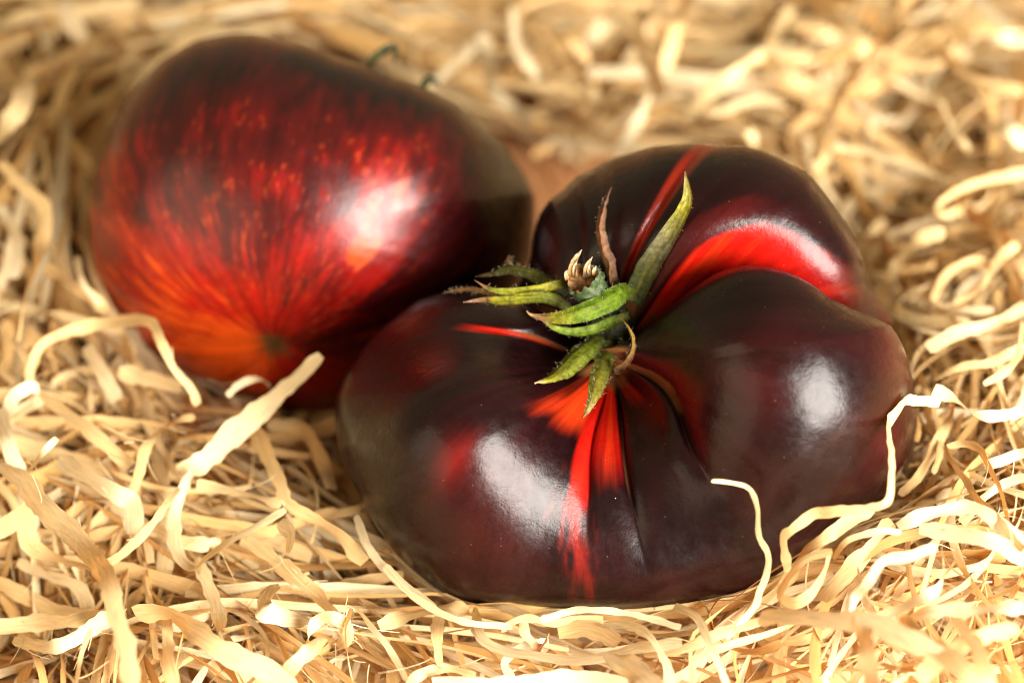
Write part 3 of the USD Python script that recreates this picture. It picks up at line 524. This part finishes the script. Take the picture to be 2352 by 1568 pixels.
    ([(2028, 675), (2058, 600), (2118, 550), (2168, 530)], [5,7,7], 2.8, 0, 0),
    ([(1703, 240), (1718, 300), (1738, 330)], [10,12,8], 2.8, 0, 0),
    ([(2208, 130), (2278, 95), (2360, 90)], [18,20,16], 3.8, 0, 0),
    ([(1590, 265), (1660, 255), (1740, 230), (1800, 240)], [6,8,6], 2.8, 0, 0),
    ([(1830, 480), (1870, 410), (1900, 350)], [6,9,9], 2.8, 0, 0),
    ([(2050, 330), (2046, 420), (2040, 520)], [-8,-9,-12], 2.6, 0, 0),
    ([(2195, 700), (2250, 660), (2290, 600), (2340, 560)], [8,10,8], 2.4, 20, 0),
    ([(2130, 800), (2200, 760), (2280, 745), (2360, 700)], [7,10,8], 2.6, 0, 20),
    ([(2260, 880), (2310, 850), (2345, 800), (2352, 740)], [10,12,9], 2.2, 0, 60),
    ([(2260, 290), (2320, 300), (2360, 340)], [14,16,13], 4.0, 0, 0),
    ([(880, 1300), (960, 1375), (1060, 1425), (1180, 1440)], [9,8,6], 1.8, 20, 0),
    ([(1240, 1425), (1330, 1400), (1450, 1410), (1560, 1440)], [8,9,7], 1.7, 0, 30),
    ([(820, 1180), (850, 1260), (910, 1330), (1000, 1400)], [8,8,6], 2.0, 30, 0),
]
LABELS = {
    0: 'cream wood shaving bent up against the right flank of the ribbed tomato',
    1: 'whitish flat wood shaving rising across the lower right of the ribbed tomato',
    2: 'looped wood shaving at the lower right foot of the ribbed tomato',
    3: "thin wavy strand standing up before the ribbed tomato's front right side",
    4: "twisted whitish wood shaving beside the ribbed tomato's right flank, reaching the right edge",
    12: 'broad blurred wood shaving nearest the lens at the lower right',
    15: 'thin strand running down to the bottom edge from below the ribbed tomato',
    25: 'long curved wood shaving running along below the ribbed tomato',
    27: "thin wood strand bent to a sharp peak below the ribbed tomato's left side",
    37: 'long blurred wood shaving nearest the lens, crossing the lower left corner',
    38: "broad stiff wood shaving sticking up before the streaked tomato's blossom end",
    39: 'wood shaving arching over the lower left of the streaked tomato',
    41: 'wood shaving folded to a V at the left of the ribbed tomato',
    45: 'golden wood shaving end curling up at the left edge',
    49: 'broad wood shaving slanting to the bottom edge in the lower left',
    54: "ring-shaped curl of wood below the ribbed tomato's left side",
    70: 'bright blurred wood shaving at the left edge beside the streaked tomato',
    71: 'blurred wood shaving hanging in from the top edge left of the streaked tomato',
    79: 'blurred wood shaving dropping from the top edge right of centre',
    84: "blurred whitish wood shaving just right of the streaked tomato's green tip",
    90: "long blurred wood shaving slanting from the top edge to the ribbed tomato's rear lobe",
    95: "blurred straight wood shaving lying level behind the ribbed tomato's rear lobe",
    100: 'blurred looped wood shaving at the right edge above middle height',
    101: 'round blurred curl of wood right of the ribbed tomato',
}
strips = []                                                  # (mesh, label, group)
REGION = []
for k, (pts, dz, wd, r0, r1) in enumerate(HERO):
    dzs = np.interp(np.linspace(0, 1, len(pts)), np.linspace(0, 1, len(dz)), dz) if isinstance(dz, (list, tuple)) else np.full(len(pts), dz)
    p = np.array([on_bed(x, y, z * MM) for (x, y), z in zip(pts, dzs)])
    L = np.linalg.norm(np.diff(p, axis=0), axis=1).sum(); n = int(np.clip(L / (.55 * MM), 20, 150))
    p = spline(p, n); p += (np.stack([meshkit.noise(np.stack([np.arange(n) * .075, np.full(n, k + .3), np.full(n, 3.7 * j)], 1)) for j in range(3)], 1) - .5) * .7 * MM
    p, _ = clear_of_fruit(p)
    s = np.linspace(0, 1, n); roll = np.radians(r0 + (r1 - r0) * s) + 2.3 * (meshkit.noise(np.stack([s * (2 + L * 50), 0 * s + k * 1.7, 0 * s], 1)) - .5)
    strips.append([ribbon(p, wd * .76 * MM, roll, (RG.uniform(.35, 1), RG.uniform(0, 50)), curl=RG.uniform(.0, .10)), LABELS.get(k), None, p])
GAPS = [(1690, 110, 62), (1640, 260, 30), (2085, 330, 55), (2060, 470, 60), (1270, 430, 95), (70, 1520, 60), (2010, 240, 35), (2190, 330, 40), (500, 1480, 25), (1180, 330, 40), (1230, 520, 60)]
gxy = [(on_plane(a, b, GROUND + 1 * MM)[:2], r / S * .45) for a, b, r in GAPS]
def wander(x, y, fine):
    n = 64; L = RG.uniform(60, 170) * MM if not fine else RG.uniform(45, 150) * MM
    ds = L / n; a0 = RG.uniform(0, 2 * np.pi)
    kind = RG.uniform()
    s = np.arange(n) / n
    def nz(f): return (meshkit.noise(np.stack([s * f + RG.uniform(0, 99), np.full(n, RG.uniform(0, 99)), np.zeros(n)], 1)) - .5) * 2
    curv = nz(2.5) * (14 if not fine else 45)
    if kind < (.10 if not fine else .45): curv = curv + RG.choice([-1, 1]) * RG.uniform(50, 150) * smooth(.2, .8, s)
    a = a0 + np.cumsum(curv) * ds
    if RG.uniform() < .45:
        for _ in range(RG.integers(1, 4)): a = a + RG.uniform(-1.3, 1.3) * smooth(0, .025, s - RG.uniform(.1, .9))
    xy = np.array([x, y]) + np.cumsum(np.stack([np.cos(a), np.sin(a)], 1), 0) * ds
    xy -= xy[n // 2] - [x, y]
    return xy, nz
def strip_at(x, y, q, fine):
    xy, nz = wander(x, y, fine); n = len(xy)
    h = bed(xy); base = GROUND + .8 * MM + (h - GROUND) * q
    z = base + nz(2.2) * (3.0 if not fine else 4.5) * MM + nz(7) * .5 * MM + (np.linspace(-1, 1, n) * RG.normal(0, 1.5) * MM)
    z = np.minimum(z, h + RG.choice([3, 5, 9]) * MM)
    z = np.maximum(z, GROUND + .5 * MM + .8 * MM * q)
    p = np.column_stack([xy, z]); p, worst = clear_of_fruit(p)
    if worst > 6 * MM or p[:, 2].min() < GROUND - .001: return None
    for c, r in gxy:
        if (np.linalg.norm(p[:, :2] + (p[:, 2:] - GROUND) * [[0, 1 / math.tan(ELEV)]] - c, axis=1) < r).any() and RG.uniform() < .85: return None
    pic = project(p)
    if COVER.query(pic)[0].min() < 10: return None            # leaves the fruit in view
    if not ((pic[:, 0] > -90) & (pic[:, 0] < 2440) & (pic[:, 1] > -60) & (pic[:, 1] < 1640)).any(): return None
    wd = (.5 + 3.2 * RG.beta(1.1, 2.0) if not fine else .35 + 2.1 * RG.beta(1.1, 1.9)) * MM
    roll = RG.normal(0, .5) + np.cumsum(nz(3.5)) * RG.choice([.03, .08, .16])
    for _ in range(RG.integers(0, 4)): roll = roll + RG.normal(0, 1.0) * smooth(0, .07, np.linspace(0, 1, n) - RG.uniform(.1, .9))
    return ribbon(p, wd, roll, (RG.uniform(0, 1), RG.uniform(0, 50)), curl=RG.uniform(.0, .12)), p
def front_only(V, N): return V[((EYE - V) * N).sum(1) > .1 * np.linalg.norm(EYE - V, axis=1)]
e1 = project(V1[::17]); e2 = project(V2[::13])
sh1, sh2 = project(C1), project(C2)
COVER = cKDTree(np.vstack([sh1 + (e1 - sh1) * .935, sh2 + (e2 - sh2) * .965]))
COVER_DEPTH = None
COUNT = 3300
tries = 0
while len(strips) < COUNT + len(HERO) and tries < 16000:
    tries += 1
    px, py = RG.uniform(-60, 2412), RG.uniform(-40, 1620); q = RG.uniform(0, 1) ** .75
    zz = GROUND + .02 * q; c = on_plane(px, py, zz); fine = RG.uniform() < smooth(-.01, .04, c[0] - .55 * max(c[1], -.03)) * .8 + .1
    r = strip_at(c[0], c[1], q, fine)
    if r is not None: strips.append([r[0], None, None, r[1]])
print('strips', len(strips), 'tries', tries)
# which strips show largest: a coarse depth picture
GW, GH = 512, 342
ids, pts_ = [], []
for k, (m, *_r) in enumerate(strips):
    v = m[0].reshape(-1, 6, 3)[:, :3]
    for a in (0, .5, 1):
        for b in (0, .33, .66):
            r_ = v[:, 0] * (1 - a) + v[:, 2] * a; pts_.append(r_[:-1] * (1 - b) + r_[1:] * b); ids.append(np.full(len(r_) - 1, k))
pts_.append(V1[::3]); ids.append(np.full(len(V1[::3]), -1)); pts_.append(V2[::2]); ids.append(np.full(len(V2[::2]), -1))
ids, pts_ = np.concatenate(ids), np.vstack(pts_)
pc = project(pts_) * (GW / 2352); dep = to_cam(pts_)[:, 2]
ok = (pc[:, 0] >= 0) & (pc[:, 0] < GW) & (pc[:, 1] >= 0) & (pc[:, 1] < GH)
cell = pc[ok].astype(int) @ [1, GW]; ids, dep = ids[ok], dep[ok]
o = np.lexsort((dep, cell)); first = np.r_[True, np.diff(cell[o]) > 0]
seen = np.bincount(ids[o][first] + 1, minlength=len(strips) + 1)[1:]
rank = [k for k in np.argsort(-seen, kind='stable') if seen[k] > 0]
single = list(range(len(HERO))) + [k for k in rank if k >= len(HERO)][:300 - len(HERO)]
def words(k):                                                # how a strip looks and where it lies, in words
    m, p = strips[k][0], strips[k][3]; pic = project(p); x, y = pic.mean(0); dx, dy = pic[-1] - pic[0]
    wd = np.linalg.norm(m[0].reshape(-1, 6, 3)[:, 0] - m[0].reshape(-1, 6, 3)[:, 2], axis=1).max() / MM
    bow = np.linalg.norm(p[-1] - p[0]) / np.linalg.norm(np.diff(p, axis=0), axis=1).sum()
    t_ = m[3][0, 0]; shade = 'golden' if t_ < .33 else 'cream' if t_ < .72 else 'whitish'
    form = ('broad' if wd > 3.3 else 'medium' if wd > 2.0 else 'thin') + (' curled' if bow < .7 else ' bent' if bow < .92 else ' straight')
    an = math.degrees(math.atan2(-dy, dx)) % 180
    lie = 'lying level' if an < 22 or an > 158 else 'rising rightward' if an < 68 else 'running upright' if an < 112 else 'falling rightward'
    col = ['at the far left', 'at the left', 'left of centre', 'right of centre', 'at the right', 'at the far right'][int(np.clip(x // 392, 0, 5))]
    row = ['along the top edge', 'in the upper bed', 'at middle height', 'in the lower bed', 'along the bottom edge'][int(np.clip(y // 314, 0, 4))]
    return f'{form} {shade} wood shaving {lie} {row}, {col}', f'{form} {shade} wood shavings {lie} {row} {col}'
for k in single:
    m, lab, _g, p = strips[k]; auto, grp = words(k)
    put('wood_shaving', *m[:3], 'pale_wood', attrs={'tone': m[3]}, label=lab or auto, category='wood shaving', group=None if lab else grp)
cpth = np.array([on_bed(x, y, z * MM) for x, y, z in ((1204, 1428, 8), (1208, 1452, 7), (1226, 1478, 5), (1240, 1488, 5), (1254, 1470, 7), (1258, 1462, 8))])
m = ribbon(spline(cpth, 40), 2.3 * MM, np.linspace(.3, -.6, 40), (.5, 3), curl=.1, thick=.25 * MM, rag=.5)
put('wood_chip', *m[:3], 'peach_wood', label='small peach-coloured chip of wood in front of the ribbed tomato', category='wood chip')
fib = []                                                     # loose hair-fine fibres on the strips
for k in range(1700):
    j = single[RG.integers(len(single))] if k % 2 else RG.integers(len(strips)); q = strips[j][3]; i = RG.integers(0, len(q))
    d = RG.normal(0, 1, 3) + 1.2 * (q[min(i + 1, len(q) - 1)] - q[i - 1 if i else 0]) / MM; d /= np.linalg.norm(d); l_ = RG.uniform(1.2, 6) * MM; e_ = RG.normal(0, .8, 3)
    o_ = q[i] + RG.normal(0, .6, 3) * MM; t_ = np.linspace(0, 1, 7)[:, None]
    path_ = o_ + (d * t_ + e_ * t_ ** 2) * l_
    if TREE.query(path_)[0].min() < 12 * MM: continue
    fib.append(ribbon(path_, RG.uniform(.06, .15) * MM, np.zeros(7), (RG.uniform(.4, 1), 0), curl=.1, thick=.05 * MM))
rest = fib + [strips[k][0] for k in range(len(strips)) if k not in set(single)]
off = np.cumsum([0] + [len(m[0]) for m in rest])
put('wood_shavings', np.vstack([m[0] for m in rest]), np.vstack([m[1] + a for m, a in zip(rest, off)]), np.vstack([m[2] for m in rest]), 'pale_wood', attrs={'tone': np.vstack([m[3] for m in rest])},
    label='deep tangle of pale wood shavings that the two tomatoes lie in', category='wood shavings', kind='stuff')
